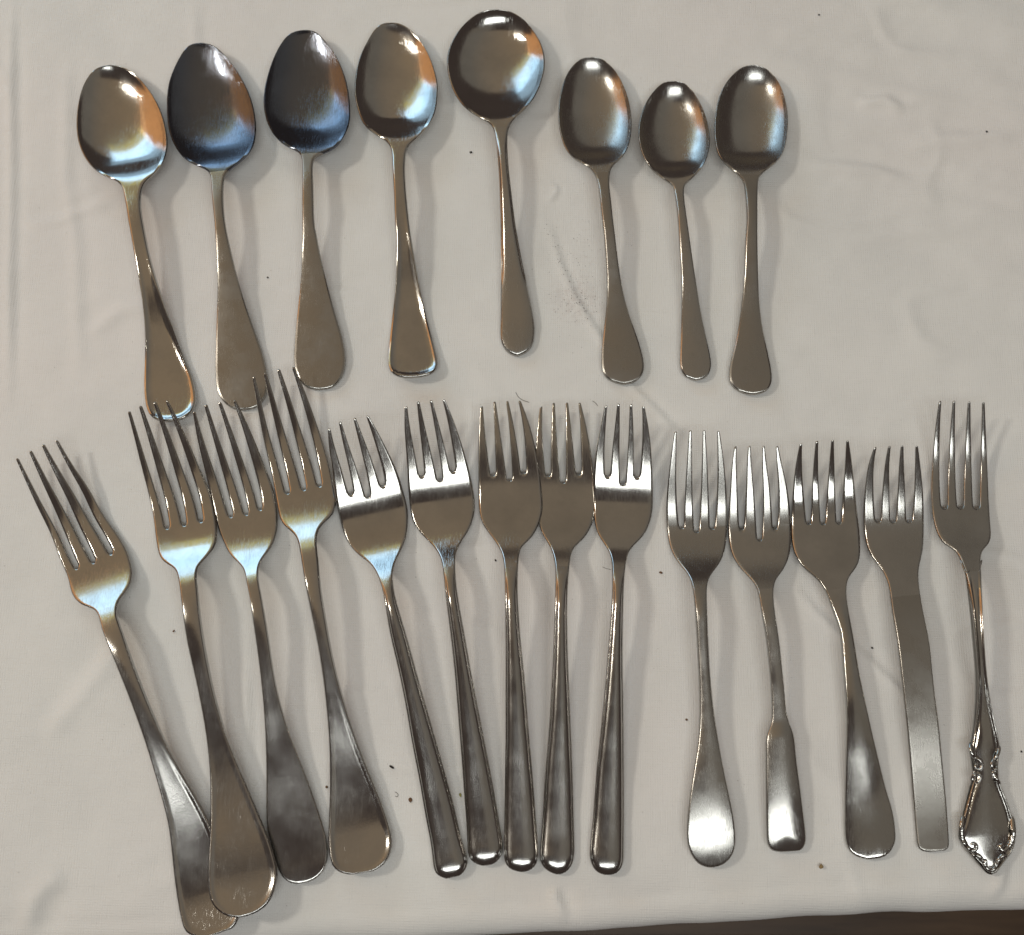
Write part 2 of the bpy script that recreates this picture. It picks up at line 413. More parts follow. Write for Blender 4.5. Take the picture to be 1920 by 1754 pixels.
def spoon(left, right, end, neck, D, label, group, mh, mb, handle='plain', thick=2.2, hump=12.5, wmid=None, name='spoon', zend=1.6):
    tip = left[0]
    s = Piece(list(left)+[end], list(right)+[end], tip, end)
    U1 = edge_u(15)
    e = .10*s.len
    T1 = row_params(.35, s.len-.35, 5.0, e, e*.9)
    T, U = np.meshgrid(T1, U1, indexing='ij')
    P = s.X(T, U); n, k = T.shape
    idx = np.arange(n*k).reshape(n, k)
    border = np.zeros((n, k), bool); border[0] = border[-1] = True; border[:, 0] = border[:, -1] = True
    faces = orient(P.reshape(-1, 2), grid_faces(idx))
    tn = s.t_of(neck); fn = tn/s.len
    part = np.repeat((T1[:-1] > tn).astype(int), k-1)
    flip = {'flip': 3.6}.get(handle, 0)
    if flip:
        kf = [0, .08, .17, .5*fn, .86*fn, fn, fn+(1-fn)*.30, fn+(1-fn)*.65, 1]
        kz = [zend+flip, zend+flip*.32, zend+.7, 6.9, hump, hump-1.3, D+2.6, D+1.5, D+1.7]
    else:
        kf = [0, .10, .5*fn, .86*fn, fn, fn+(1-fn)*.30, fn+(1-fn)*.65, 1]
        kz = [zend, zend+.9, 6.4, hump, hump-1.3, D+2.6, D+1.5, D+1.7]
    prof = ncs(kf, np.array(kz)*MM)
    thick_f = ncs([0, .2, fn*.9, fn+(1-fn)*.2, 1], np.array([thick, thick*.95, thick*1.25, 1.5, 1.25])*MM)
    tb = np.linspace(tn, s.len, 300); W = s.w(tb).max(); tW = tb[np.argmax(s.w(tb))]
    def dishf(t, u):
        w = s.w(t); g = np.clip((w/W)**2*(1-(2*u-1)**2), 0, 1)
        # the cap at the tip and the neck side close the bowl
        return -D*MM*(1-(1-g)**1.35)*sst(tn-2, tn+.22*(s.len-tn), t)
    def relief(t, u, d, p):
        w = s.w(np.maximum(t, 22)); hm = 1-sst(tn-60, tn-5, t)
        if handle == 'flip':
            return hm*MM*(-.7*sst(.75*MM, 2.1*MM, d)*(1-sst(.30*s.len, .55*s.len, t))+.2*dome(d/(w*PXM))*sst(.25*s.len, .5*s.len, t))
        if handle == 'ridge':
            return hm*MM*(.5*dome(d/(w*PXM*.7))-.55*np.exp(-((d-.55*MM)/(.35*MM))**2)*sst(120, 170, t))
        return hm*MM*.28*dome(d/(w*PXM))
    return finish(s, P.reshape(-1, 2), T.ravel(), U.ravel(), faces, part, border.ravel(),
                  np.r_[s.Lc, s.Rc], prof, thick_f, ['handle', 'bowl'], [mh, mb], name, label, 'spoon', group,
                  relief, dishf, r_edge=.00085 if handle != 'plain' else .0006)

G_SP = 'spoons laid out in the top row'
S = []
S.append(spoon(
 [(203,122.5),(183,128),(167,142),(153,169),(145,206),(143.5,237),(147,266),(158,294),(178,319),(203,334),(225,346),(233,369),(237.5,394),(240,412),(243,428),(251.6,476),(263.6,545),(270.5,603),(272,672),(270.5,724),(274,761.6),(282.5,780.5),(298,790)],
 [(203,122.5),(225,125),(250,137.5),(275,162.5),(295,194),(308,228),(314,266),(311,292),(300,316),(284,333),(272,345),(265,365),(265,391),(268,412),(271.5,430),(282.5,483),(303,552),(327,621),(348,676),(361.6,710),(368.4,744),(366.7,761.6),(354.7,779),(337,789)],
 (316,792), (248,350), 6.2, 'polished spoon at the far left, upturned handle end reaching under fork tines', G_SP, ST_POL, ST_POL, 'flip', 2.6, 11.8))
S.append(spoon(
 [(376.5,81),(359,84),(344,97),(328,125),(317,155),(313,190),(314,225),(320,256),(334,284),(358,306),(390,322),(396,340),(398,375),(402.5,420),(406,483),(408,535),(406,603),(404.5,655),(404.5,706.6),(409,737.5),(420,755),(437,767)],
 [(376.5,81),(394,84),(412.5,95),(434,119),(453,147),(469,181),(478,216),(480,247),(473.5,278),(456,300),(434,317),(423,329),(419.5,345),(419,375),(423,420),(434,473),(447.5,528),(468,593),(489,652),(499,689),(502.5,720),(499,744),(489,758),(475,767)],
 (456,770), (407,328), 6.0, 'dark tarnished spoon with a matt brown paddle handle, second from the left among the spoons', G_SP, ST_FLAT, ST_DRK, 'plain', 2.0, 12))
S.append(spoon(
 [(568.75,57),(550,61),(534,73),(517,100),(505,131),(496,169),(495,203),(501.5,231),(515.6,256),(537.5,275),(559,286),(566,299),(567,344),(567,420),(567,449),(565.4,500),(561.6,552),(556,603),(552,655),(551.7,682.5),(557.5,706.6),(568,722),(581.6,729.6)],
 [(568.75,57),(587.5,59),(603,70),(625,97),(641,128),(651.5,162.5),(656,197),(655,231),(644,259),(628,278),(603,290),(589.5,299),(587.5,344),(590,420),(593.6,440),(600.5,476),(612.5,528),(628,586),(642,634),(648,672),(646,696),(638,713.5),(626,725.5),(616,730)],
 (600,732), (577,293), 6.0, 'dark tarnished spoon with blue sheen whose handle end touches the tips of a fork', G_SP, ST_FLAT, ST_DRK, 'plain', 2.0, 12))
S.append(spoon(
 [(734,43),(718,45),(702.5,56),(687,81),(674,109),(666.5,144),(665,175),(670,203),(681,231),(699,250),(721,264),(733,281),(735.5,312),(738,359),(740.6,420),(743,449),(742.5,500),(739.7,552),(734.5,603),(729.4,648),(727.7,676),(730,693),(738,703),(753.5,708.5)],
 [(734,43),(749,45),(768,55),(787,75),(802.5,100),(813.5,128),(820,156),(820,181),(815,212.5),(802.5,237.5),(784,259),(769,272),(762.5,286),(760,312),(762,359),(768,420),(772,449),(782.7,510.6),(793,565.6),(805,614),(815,651.6),(821,679),(819,693),(808.5,702),(791,707.6)],
 (772,709.5), (748,276), 6.3, 'shiny mirror-bowled spoon with square upturned handle end, left of the round soup spoon', G_SP, ST_POL, ST_POL, 'flip', 2.6, 11.8))
S.append(spoon(
 [(930.6,18),(905.6,22),(881,36),(859,59),(845,84),(838.4,109),(840,137.5),(848,166),(862,191),(884,212.5),(912,229),(923,239),(927.5,252),(931,281),(935,328),(937,375),(938.4,420),(939,449),(939.7,500),(939,552),(938.6,603.5),(938.4,634.4),(944,651.6),(954.5,663.6)],
 [(930.6,18),(955.6,22),(981,36),(1002.5,61),(1015,84),(1021,109),(1020,134),(1012,162.5),(999,187.5),(977.5,212.5),(962,228),(954,243),(951.6,266),(954,312.5),(959,359),(966.6,420),(969,435),(977,480),(987,528),(996,572.5),(1001.6,607),(1002,631),(997.5,650),(987,662)],
 (970,669), (939,243), 7.4, 'round-bowled soup spoon with a ridged narrow handle, the widest bowl in the row', G_SP, ST_SAT, ST_POL, 'ridge', 2.4, 13, name='soup_spoon'))
S.append(spoon(
 [(1109.4,107.6),(1093,110),(1077,120.6),(1063,139.6),(1054,164),(1048,194),(1047,223.5),(1051,253),(1060.6,280),(1077,299),(1101,313.5),(1113.4,326.5),(1120,343),(1124,372.5),(1128,410),(1131.6,440),(1135,483),(1137.8,534.7),(1136,579),(1131.6,620.6),(1128,655),(1128,689.4),(1133,705),(1145,715)],
 [(1109.4,107.6),(1125.6,110),(1142,120.6),(1158,139.6),(1171.7,167),(1180,194),(1184,223.5),(1183,253),(1176,280),(1163.5,299),(1150,311.6),(1144,325),(1143,351),(1146,378),(1149.5,412),(1152,431.6),(1159,490),(1169.4,552),(1183,600),(1198.6,644.7),(1207,679),(1207,694.5),(1202,706.6),(1190,717)],
 (1169,722), (1131,326), 6.8, 'satin oval teaspoon lying over the end of a crease, right of the soup spoon', G_SP, ST_FLAT, ST_SAT, 'plain', 2.4, 12, name='teaspoon'))
S.append(spoon(
 [(1259.7,152.6),(1242,157),(1226,171),(1212,191),(1203,213),(1197.4,240),(1198,264),(1204,288.6),(1215,310),(1231,328),(1251,342),(1261,350),(1265,366),(1268,390),(1271,425),(1275,490),(1277.7,534.7),(1277,586),(1276,638),(1274.6,682.5),(1277.7,698),(1286,708)],
 [(1259.7,152.6),(1277,154.5),(1293.6,165),(1308.5,185.6),(1319,207),(1327.4,234),(1330.7,259),(1329,283),(1320.6,307.5),(1307,326.5),(1292,341),(1284,350),(1282.5,366),(1285,390),(1290,425),(1298,483),(1307,541.6),(1317,600),(1327.5,648),(1333.4,682.5),(1331.6,696),(1324,708)],
 (1305,714.5), (1272,349), 7.0, 'smallest teaspoon with a deep round-backed bowl, between two larger teaspoons', G_SP, ST_SAT, ST_SAT, 'plain', 2.2, 11, name='teaspoon'))
S.append(spoon(
 [(1410,122.5),(1394,126),(1377.5,137),(1361,156),(1349,180),(1342,210),(1339.6,240),(1341,267),(1346,288.6),(1358.6,307.5),(1377.5,324),(1390,337),(1395,350),(1398,378),(1399.5,415),(1397,449),(1394.6,517.5),(1389.4,572.5),(1381,631),(1370.5,675.6),(1366.4,703),(1368.8,718.6),(1379,730.6),(1393,738)],
 [(1410,122.5),(1426,125),(1442.5,134),(1459,153),(1469.6,177.5),(1476,207),(1477,237),(1473.7,267),(1467,288.6),(1453,307.5),(1434,322.4),(1424,333),(1421,348),(1420,378),(1420,420),(1420,449),(1421.4,517.5),(1423.8,569),(1430.6,620.6),(1441,669),(1447,703),(1446,720),(1439,732),(1427,738.5)],
 (1411,741), (1408,335), 6.8, 'rightmost teaspoon with a stained spotted handle and satin oval bowl', G_SP, ST_FLAT, ST_SAT, 'plain', 2.4, 12, name='teaspoon'))

def fork(tips, slots, left, right, end, neck, label, group, mh, mt, handle='plain', thick=2.2, hump=13.0, sw=8.5,
         z_end=1.6, tipz=8.0, wt=2.6, rootz=2.0, lift=0.0, shoulder=None, z_h=None, rootk=1.0, bend=.2, droop=0.0):
    tips = np.array(tips, float); slots = np.array(slots, float)
    s = Piece(list(left)+[end], list(right)+[end], tips.mean(0), end)
    hw = sw/2
    ad = tips.mean(0)-slots.mean(0); ad /= np.hypot(*ad)       # towards the tips
    nr = np.array([-ad[1], ad[0]])                              # to the right in the photo (y down)
    if nr[0] < 0: nr = -nr
    top = slots+ad*hw
    # final-row columns
    c6 = [0, .07, .22, .5, .78, .93, 1]
    m = 7
    cols = []; kind = []
    for k in range(4):
        a = None if k == 0 else top[k-1]+nr*hw
        b = None if k == 3 else top[k]-nr*hw
        if k == 0: ta = s.t_of(b); a = s.L(ta)
        if k == 3: tb = s.t_of(a); b = s.R(tb)
        for q in c6: cols.append(a+(b-a)*q); kind.append(('t', k))
        if k < 3:
            for th in np.linspace(math.pi, 0, m+2)[1:-1]:
                cols.append(top[k]+nr*hw*math.cos(th)-ad*hw*math.sin(th)); kind.append(('s', k))
    cols = np.array(cols); K = len(cols)
    tF = s.t_of(cols)
    l, r = s.L(tF), s.R(tF); dv = r-l
    uF = np.clip(((cols-l)*dv).sum(-1)/(dv**2).sum(-1), 0, 1); uF[0] = 0; uF[-1] = 1
    uF = np.maximum.accumulate(uF)
    th0 = tF.min()-16
    e = .08*s.len
    T1 = row_params(.35, th0, 5.0, e)
    nb = len(T1)
    # handle columns spread evenly by angle; blend from even spacing to the slot spacing across the head
    uE = .5-.5*np.cos(math.pi*np.linspace(0, 1, K))
    tn = s.t_of(neck); fn = tn/s.len
    bl = sst(tn, th0, T1)[:, None]
    Ub = uE[None]*(1-bl)+uF[None]*bl
    Tb = np.repeat(T1[:, None], K, 1)
    q = np.linspace(0, 1, 8)[1:, None]
    Th = th0+(tF[None]-th0)*q; Uh = np.repeat(uF[None], len(q), 0)
    T = np.r_[Tb, Th]; U = np.r_[Ub, Uh]
    P = s.X(T, U)
    P[-1] = cols
    n = len(T); idx = np.arange(n*K).reshape(n, K)
    border = np.zeros((n, K), bool); border[0] = True; border[:, 0] = border[:, -1] = True
    for j, kd in enumerate(kind):
        if kd[0] == 's': border[-1, j] = True
    for k in range(3):
        js = [j for j, kd in enumerate(kind) if kd == ('s', k)]
        border[-1, js[0]-1] = True; border[-1, js[-1]+1] = True
    Ps = [P.reshape(-1, 2)]; Ts = [T.ravel()]; Us = [U.ravel()]; Bs = [border.ravel()]; Fs = [grid_faces(idx)]
    part = [np.repeat((np.r_[T1, np.full(len(q), 1e9)][:-1] > tn).astype(int), K-1)]
    cnt = n*K
    outline = [s.Lc, s.Rc]
    # tines
    def outer(side, t0, nq, tipk):
        f = s.L if side == 0 else s.R
        tt = t0+(s.t_of(tips[tipk])-t0)*nq
        return f(tt)
    NQ = 26
    qq = 1-(1-np.linspace(0, 1, NQ))**1.7
    tb0 = s.t_of(cols[0]); tb1 = s.t_of(cols[-1])
    eL = outer(0, tb0, qq, 0); eR = outer(1, tb1, qq, 3)
    devL = eL-(eL[0]+(eL[-1]-eL[0])*qq[:, None]); devR = eR-(eR[0]+(eR[-1]-eR[0])*qq[:, None])
    for k in range(4):
        js = [j for j, kd in enumerate(kind) if kd == ('t', k)]
        a0, b0 = cols[js[0]], cols[js[-1]]
        tipd = (tips[k]-.5*(a0+b0)); tl = np.hypot(*tipd); tipd /= tl
        pn = np.array([-tipd[1], tipd[0]]); pn = pn if pn[0] > 0 else -pn
        ea = a0+(tips[k]-pn*wt-a0)*qq[:, None]; eb = b0+(tips[k]+pn*wt-b0)*qq[:, None]
        mixd = lambda w_: devL*(1-w_)+devR*w_
        ea = ea+mixd(k/3)*.75; eb = eb+mixd(k/3)*.75
        if k == 0: ea = eL.copy()
        if k == 3: eb = eR.copy()
        # round the very tip
        rem = (1-qq)*tl
        sc = np.sqrt(np.clip(1-(1-np.clip(rem/(wt*1.3), 0, 1))**2, .03, 1))[:, None]
        cc = .5*(ea+eb); hv = .5*(eb-ea)
        mw = np.maximum(1, wt*.8/np.maximum(np.linalg.norm(hv, axis=1), 1e-6))[:, None]
        hv = hv*np.where(qq[:, None] > .5, mw, 1)*sc
        ea, eb = cc-hv, cc+hv
        PP = ea[:, None]+(eb-ea)[:, None]*np.array(c6)[None, :, None]
        PP[0] = cols[js]
        # the first rows take over the slanted root line
        nn = PP.shape[0]; kk = len(c6)
        ids = np.empty((nn, kk), int); ids[0] = idx[-1, js]
        ids[1:] = cnt+np.arange((nn-1)*kk).reshape(nn-1, kk); cnt += (nn-1)*kk
        bb = np.zeros((nn, kk), bool); bb[:, 0] = bb[:, -1] = True; bb[-1] = True
        Ps.append(PP[1:].reshape(-1, 2)); Ts.append(s.t_of(PP[1:]).ravel()); Us.append(np.full((nn-1)*kk, .5)); Bs.append(bb[1:].ravel())
        Fs.append(grid_faces(ids)); part.append(np.full((nn-1)*(kk-1), 2+k))
        dense = lambda E: np.stack([np.interp(np.linspace(0, 1, 260), qq, E[:, j]) for j in (0, 1)], -1)
        outline += [dense(ea), dense(eb)]
    for k in range(3):
        th = np.linspace(math.pi, 0, 24)
        outline.append(top[k]+nr*hw*np.cos(th)[:, None]-ad*hw*np.sin(th)[:, None])
    P = np.concatenate(Ps); T = np.concatenate(Ts); U = np.concatenate(Us); B = np.concatenate(Bs)
    F = orient(P, np.concatenate(Fs)); PT = np.concatenate(part)
    # trim the traced outer edges to what the tines use is not needed: they coincide
    fr = s.t_of(slots.mean(0))/s.len; s.f_root = fr
    fm = fn+(fr-fn)*.5 if shoulder is None else shoulder
    if z_h: kf, kz = zip(*z_h(fn, fm, fr))
    else:
        flip = {'flip': 1.7}.get(handle, 0)
        fd = fn+(fr-fn)*rootk
        kf = [0, .045, .11, .5*fn, .84*fn, fn, .5*(fn+fd), fd, fd+(1-fd)*.5, 1]
        zn = hump-2.2
        kz = [z_end+flip, z_end+flip*.45+.55*droop, z_end+.6+droop, 6.3+.55*droop, hump-1.0, zn, rootz+.38*(zn-rootz), rootz, rootz+tipz*bend, rootz+tipz]
    prof = ncs(kf, np.array(kz)*MM)
    thf = ncs([0, .2, fn*.9, fm, fr, 1], np.array([thick, thick*.95, thick*1.25, 1.9, 1.7, 1.2])*MM)
    def relief(t, u, d, p):
        w = s.w(np.clip(t, 26, None)); hm = 1-sst(tn-70, tn+10, t)
        if handle == 'flip':
            return hm*MM*(-.45*sst(.9*MM, 2.9*MM, d)*(1-sst(.10*s.len, .5*s.len, t))+.45*dome(d/(w*PXM))*sst(.2*s.len, .45*s.len, t))
        if handle == 'round':
            q_ = np.clip((d-.75*MM)/(w*PXM-.75*MM), 0, 1)
            return hm*MM*1.9*np.sqrt(np.clip(1-(1-q_)**2, 0, 1)+1e-6)*sst(.0, .0012, d)*(1-.35*sst(.3*s.len, fn*s.len, t))
        if handle == 'dome':
            return hm*MM*.7*dome(d/(w*PXM))
        if handle == 'gable':
            up = sst(250, 225, t) if False else 1-sst(215, 245, t)
            return hm*MM*(1.2*dome(d/(w*PXM))*up+.4*dome(d/(w*PXM))*(1-up))
        if handle == 'ornate':
            lo = 1-sst(250, 300, t)
            return hm*MM*(.75*np.exp(-((d-1.0*MM)/(.5*MM))**2)-.15-.25*np.exp(-((d-1.9*MM)/(.35*MM))**2)*sst(2.2*MM, 3.2*MM, w*PXM)+1.0*dome((d-1.2*MM)/np.maximum(w*PXM-1.2*MM, 1e-3))*lo+.5*dome(d/(w*PXM))*(1-lo))
        if handle == 'bar': return hm*0
        return hm*MM*.3*dome(d/(w*PXM))
    return finish(s, P, T, U, F, PT, B, np.concatenate(outline), prof, thf,
                  ['handle', 'head', 'tine', 'tine', 'tine', 'tine'], [mh]+[mt]*5, 'fork', label, 'fork', group,
                  relief, None, r_edge=.0009 if handle in ('flip', 'ornate') else .0007, z_add=lift*MM)

G_FK = 'forks laid out in the bottom row'
fork([(31.7,860),(57,845.7),(80.7,834),(106,825)], [(145,1066),(176.7,1055),(209,1038)],
 [(29.5,861),(50,907),(73,957),(97,1007),(113,1050),(127,1083),(133,1108),(143,1126),(157,1136),(173,1142),(182,1150),(187,1163),(192,1182),(212.5,1234.5),(240.5,1304.5),(268.5,1381.5),(289.5,1448),(307,1511),(317.5,1560),(324.5,1623),(331.5,1679),(340,1724.5),(352,1750)],
 [(108.5,825),(140,877),(167,917),(193,963),(217,997),(237,1030),(245,1053),(248.5,1073),(246,1093),(237,1110),(224,1127),(219,1147),(222,1163),(230,1185),(247.5,1234.5),(275.5,1308),(310.5,1388.5),(342,1448),(370,1497),(393,1542.5),(425,1615),(445,1670),(451,1702),(447,1725),(430,1745)],
 (386,1759), (203,1160), 'leftmost fork, wide handle end lying under the next fork and cut by the bottom edge', G_FK, ST_WORN, ST_POL, 'flip', 2.6, 12.6, z_end=1.3, tipz=9, wt=3.2)
fork([(241.7,771.7),(263,761.7),(290,755),(313,751.7)], [(315,990.7),(346.7,985),(378,978)],
 [(239.5,774),(252,823),(267,883),(280,933),(288,973),(292,1007),(297,1035),(304,1050),(317,1060),(328,1068),(334,1084),(338,1110),(342,1143),(350.8,1203),(366.5,1273),(380.5,1343),(389,1399),(394,1455),(395,1507.5),(394,1560),(391,1612.5),(391,1658),(396,1689.5),(408.5,1707),(426,1717.5)],
 [(315.5,752),(337,793),(360,843),(380,890),(395,927),(403,963),(407,993),(406,1015),(398,1033),(384,1050),(373,1063),(369,1080),(371,1103),(375.5,1145),(382,1192.5),(396,1269.5),(415.5,1346.5),(440,1416.5),(464.5,1476),(489,1535.5),(506.5,1581),(519,1626.5),(520.5,1647.5),(513.5,1675.5),(499.5,1698),(475,1714)],
 (450,1721), (352,1082), 'fork with upturned handle resting on the leftmost fork, tines over a spoon handle', G_FK, ST_WORN, ST_POL, 'flip', 2.6, 12.6, z_end=5.6, lift=.6, tipz=9, wt=3.2)
fork([(363.7,772),(385.7,759),(412,755),(440,750.7)], [(434,969),(463,965),(489,955)],
 [(361.5,773),(368,813),(380,867),(393,920),(403,967),(412,1000),(422,1023),(433,1042),(448,1057),(457,1069),(462,1090),(467,1115),(471.5,1145),(480,1203),(489,1273),(496,1350),(499,1420),(499.5,1490),(501,1553),(508,1588),(518,1620),(528,1642),(541.5,1654.5)],
 [(442.5,751),(463,793),(483,840),(500,883),(513,920),(520,957),(521,985),(517,1008),(507,1030),(494,1047),(486,1063),(485,1087),(490,1115),(495.5,1145),(505,1203),(515,1269.5),(531,1336),(550,1392),(573,1451.5),(594,1511),(610,1563.5),(615,1598.5),(611.5,1623),(601,1640.5),(580,1654)],
 (560,1658), (472,1085), 'fork with a flat scratched paddle handle, third from left, partly under its neighbour', G_FK, ST_WORN, ST_POL, 'plain', 2.1, 13, rootk=.82, z_end=1.5, tipz=9, wt=3.2)
fork([(475,706.7),(496.7,700),(522,693),(550,688)], [(540,925),(570.7,918),(600,911)],
 [(473,709),(482,760),(493,820),(507,880),(517,930),(523,963),(531,983),(546,997),(556,1009),(562,1030),(567,1063),(573,1100),(581,1140),(592,1192.5),(603,1255.5),(611.5,1325.5),(617,1392),(618.5,1455),(618,1507.5),(616,1560),(617,1595),(622,1619.5),(632.5,1633.5)],
 [(552.5,688),(570,730),(590,783),(608,837),(620,880),(628,920),(630,945),(623,966),(608,981),(597,997),(594,1020),(597.5,1053),(602,1100),(609,1145),(617,1192.5),(629,1252),(648,1322),(671,1392),(695.5,1455),(716.5,1507.5),(730.5,1549.5),(736,1576),(732,1602),(718,1623),(692,1637)],
 (658,1641), (580,1030), 'fork set highest, long tines crossing two dark spoon handle ends', G_FK, ST_WORN, ST_POL, 'flip', 2.6, 12.6, z_end=1.6, lift=.5, tipz=9, wt=3.2)
LB5 = 'round-handled salad fork with '
fork([(617,804),(637.4,791.5),(664.6,784),(689,780)], [(658.8,926),(690.7,932.4),(718,910)],
 [(614.8,806),(617,840),(623,882),(628,923),(633,954),(641.6,991.6),(653.6,1019),(672.5,1041),(693,1057),(707,1077.5),(715.5,1101.6),(722,1134),(731,1188),(744,1245),(760,1322),(774,1402),(787,1469),(798,1533),(808,1587),(812.5,1624),(819,1640)],
 [(691.5,780),(710,813),(727.5,847),(744.7,885),(756.7,923),(764,954),(764.5,988),(758.4,1019),(745.5,1046.6),(738,1067),(737,1091),(744,1129),(761.4,1188),(779,1252),(798,1319),(817,1386),(836.5,1456),(854,1523),(868,1581),(877,1614),(873,1631),(859,1644)],
 (838,1648.5), (722,1085), LB5+'a bright blue shoulder, leaning most, leftmost of five alike', G_FK, ST_WORN, ST_POL, 'round', 2.0, 12, sw=10, tipz=17, rootz=1.8, rootk=.5, bend=.31)
fork([(761,762),(784,753.7),(808,751),(832,749)], [(791,892),(825.5,902),(849.5,883)],
 [(758.6,765),(758.4,806),(762,857.5),(765,909),(769,954),(777,983),(793,1005),(810,1022.5),(824,1043),(830.6,1070.6),(835,1115),(846,1204),(854,1283.7),(860.4,1363.5),(866.8,1443),(872,1513.5),(876,1571),(879.5,1606),(890,1619)],
 [(834.5,750),(848,782),(861.6,820),(875,864),(885.6,909),(890.5,943),(888.5,967.5),(879,995),(864,1019),(855.5,1039.7),(854,1067),(858,1112),(871.6,1191),(884,1261),(900,1344),(916,1427),(930.6,1507),(940,1564.6),(943,1592),(938.6,1608),(926,1620)],
 (908,1624.5), (842,1065), LB5+'bright tines and shorter handle end, second of five alike', G_FK, ST_WORN, ST_POL, 'round', 2.0, 12, sw=10, tipz=18, rootz=1.8, rootk=.5, bend=.32)
fork([(903,762),(927,753.7),(951,752.7),(974,751.6)], [(925,891),(956,901.5),(982,886.7)],
 [(900.6,764),(897.7,806),(896.6,857.5),(897,909),(898,952),(903,978),(915,998.5),(930,1019),(940.6,1039.7),(945,1067),(946.5,1120),(947.6,1220),(947.6,1299.6),(947.6,1379.5),(946.6,1459),(945.6,1539),(945,1603),(949,1622),(961,1631.7)],
 [(976.5,751.6),(990.5,789),(1002.5,833),(1011,878),(1016,919),(1017.5,954),(1011,981),(996,1009),(979.5,1026),(973.5,1043),(971,1081),(971.5,1125),(977,1204),(985,1283.7),(991,1363.5),(998,1443),(1004,1523),(1009,1590),(1008,1613),(999,1629)],
 (980,1636), (957,1065), LB5+'right edge lapping over its neighbour, middle of five alike', G_FK, ST_WORN, ST_POL, 'round', 2.0, 12, sw=10, tipz=7, rootz=1.8, rootk=.52, bend=.34, lift=.9)
fork([(1014.5,762),(1038,756),(1062.7,755.4),(1086.7,755.4)], [(1028,892),(1055.8,905.6),(1085,889)],
 [(1012,764.7),(1006.6,806),(1004,850.6),(1004.5,892),(1006.6,943.4),(1009.5,978),(1017,1002),(1029,1022.5),(1038,1046.6),(1041,1074),(1040,1125),(1037,1220),(1033,1299.6),(1028,1379.5),(1021.6,1459),(1017,1539),(1012.5,1597),(1014,1618),(1025,1632)],
 [(1089,756),(1098.8,795.6),(1107,840),(1114,885),(1117,926),(1116,958),(1109,986),(1093,1012),(1076,1029.4),(1069.5,1050),(1066,1084.4),(1064,1130),(1064.7,1220),(1068,1299.6),(1071,1379.5),(1074,1459),(1076,1539),(1077,1598),(1073,1621),(1060,1636.5)],
 (1044,1640.5), (1053,1068), LB5+'head overlapped at the left, fourth of five alike', G_FK, ST_WORN, ST_POL, 'round', 2.0, 12, sw=10, tipz=7, rootz=1.8, rootk=.52, bend=.34)
fork([(1136,760.6),(1159.6,757.8),(1183,758.5),(1206.4,762)], [(1139,892),(1167.5,909),(1194,893.6)],
 [(1133.6,762),(1126,799),(1118.7,837),(1115,868),(1113,895),(1112.5,926),(1113,958),(1115.5,983),(1122,1004),(1136,1026),(1145,1046.6),(1147.6,1074),(1147,1120),(1139.8,1220),(1133,1299.6),(1125,1379.5),(1117,1459),(1111,1539),(1105.5,1597),(1108,1618),(1119,1635)],
 [(1208.8,763),(1215.6,799),(1220.8,840),(1223.5,885),(1224.5,926),(1223.5,957),(1217,984.7),(1203,1009),(1184,1029),(1176,1046.6),(1171.5,1077.5),(1169,1130),(1167.5,1220),(1168.5,1299.6),(1169.5,1379.5),(1170,1459),(1170,1539),(1169.5,1598),(1167,1623),(1156,1637.5)],
 (1138,1641.5), (1160,1070), LB5+'white glare at its slots, rightmost of five alike', G_FK, ST_WORN, ST_POL, 'round', 2.0, 12, sw=10, tipz=17, rootz=1.8, rootk=.5, bend=.31, lift=.5)
fork([(1266.3,809),(1294.4,807.5),(1320,807.5),(1347,808.6)], [(1277.6,990),(1305.7,998),(1335,991.6)],
 [(1264,811),(1258,855),(1253,895),(1249.5,939),(1249,975),(1252.5,1011.6),(1260,1037),(1274,1059),(1290,1080),(1297,1099),(1301,1125),(1305.5,1193),(1309,1257),(1311,1317),(1309,1381),(1302,1434),(1295,1480),(1289.6,1526),(1287.5,1565),(1291.5,1593),(1304,1614.6),(1317,1624)],
 [(1349.4,809),(1355,847.6),(1360,891),(1363,935),(1364,975),(1362,1011.6),(1356.7,1039),(1345,1062.7),(1332,1080),(1326,1099),(1325.5,1130),(1328.5,1211),(1333,1281.7),(1339,1338),(1348,1395),(1358.6,1451.7),(1369,1501),(1376,1540),(1378.7,1577),(1374.6,1600),(1362,1617),(1347,1625)],
 (1332,1627.5), (1312,1095), 'fork with a plain teardrop handle shining white at its rounded end', G_FK, ST_SAT, ST_SAT, 'dome', 2.0, 13, z_end=1.4, tipz=16, rootk=.8, bend=.38, droop=3.4)
fork([(1378.6,836.7),(1405,836.7),(1431.4,836.7),(1457,836.7)], [(1390.6,990.5),(1424,1013.5),(1453,989.8)],
 [(1376.3,838.5),(1372,873),(1369,913),(1366,957),(1365,993.4),(1367.6,1022.6),(1374,1044.5),(1387.7,1066),(1408,1088),(1419,1106),(1425,1135.6),(1435,1193),(1441,1246),(1445.4,1299),(1446.5,1338),(1444,1359.6),(1437,1379),(1435.5,1423),(1435.5,1476.5),(1436,1529.6),(1436.8,1565),(1440,1586),(1449,1595.5)],
 [(1459.2,836.7),(1466,869.5),(1475,909.6),(1480.7,949.7),(1483,986),(1482.5,1022.6),(1478,1048),(1467,1071),(1455,1088),(1450.5,1106),(1451.5,1137),(1459.6,1193),(1465.6,1246),(1471,1299),(1475,1338),(1481,1359.6),(1487.5,1377),(1493,1423),(1500,1476.5),(1505.6,1522.5),(1510.5,1565),(1509.5,1583),(1500,1595.5)],
 (1475,1598), (1437,1110), 'fork with a stepped colonial handle that widens to a domed square-ended grip', G_FK, ST_SAT, ST_SAT, 'gable', 2.0, 12, sw=8.5, z_end=1.5, tipz=11, rootk=.8, bend=.36, droop=2.6)
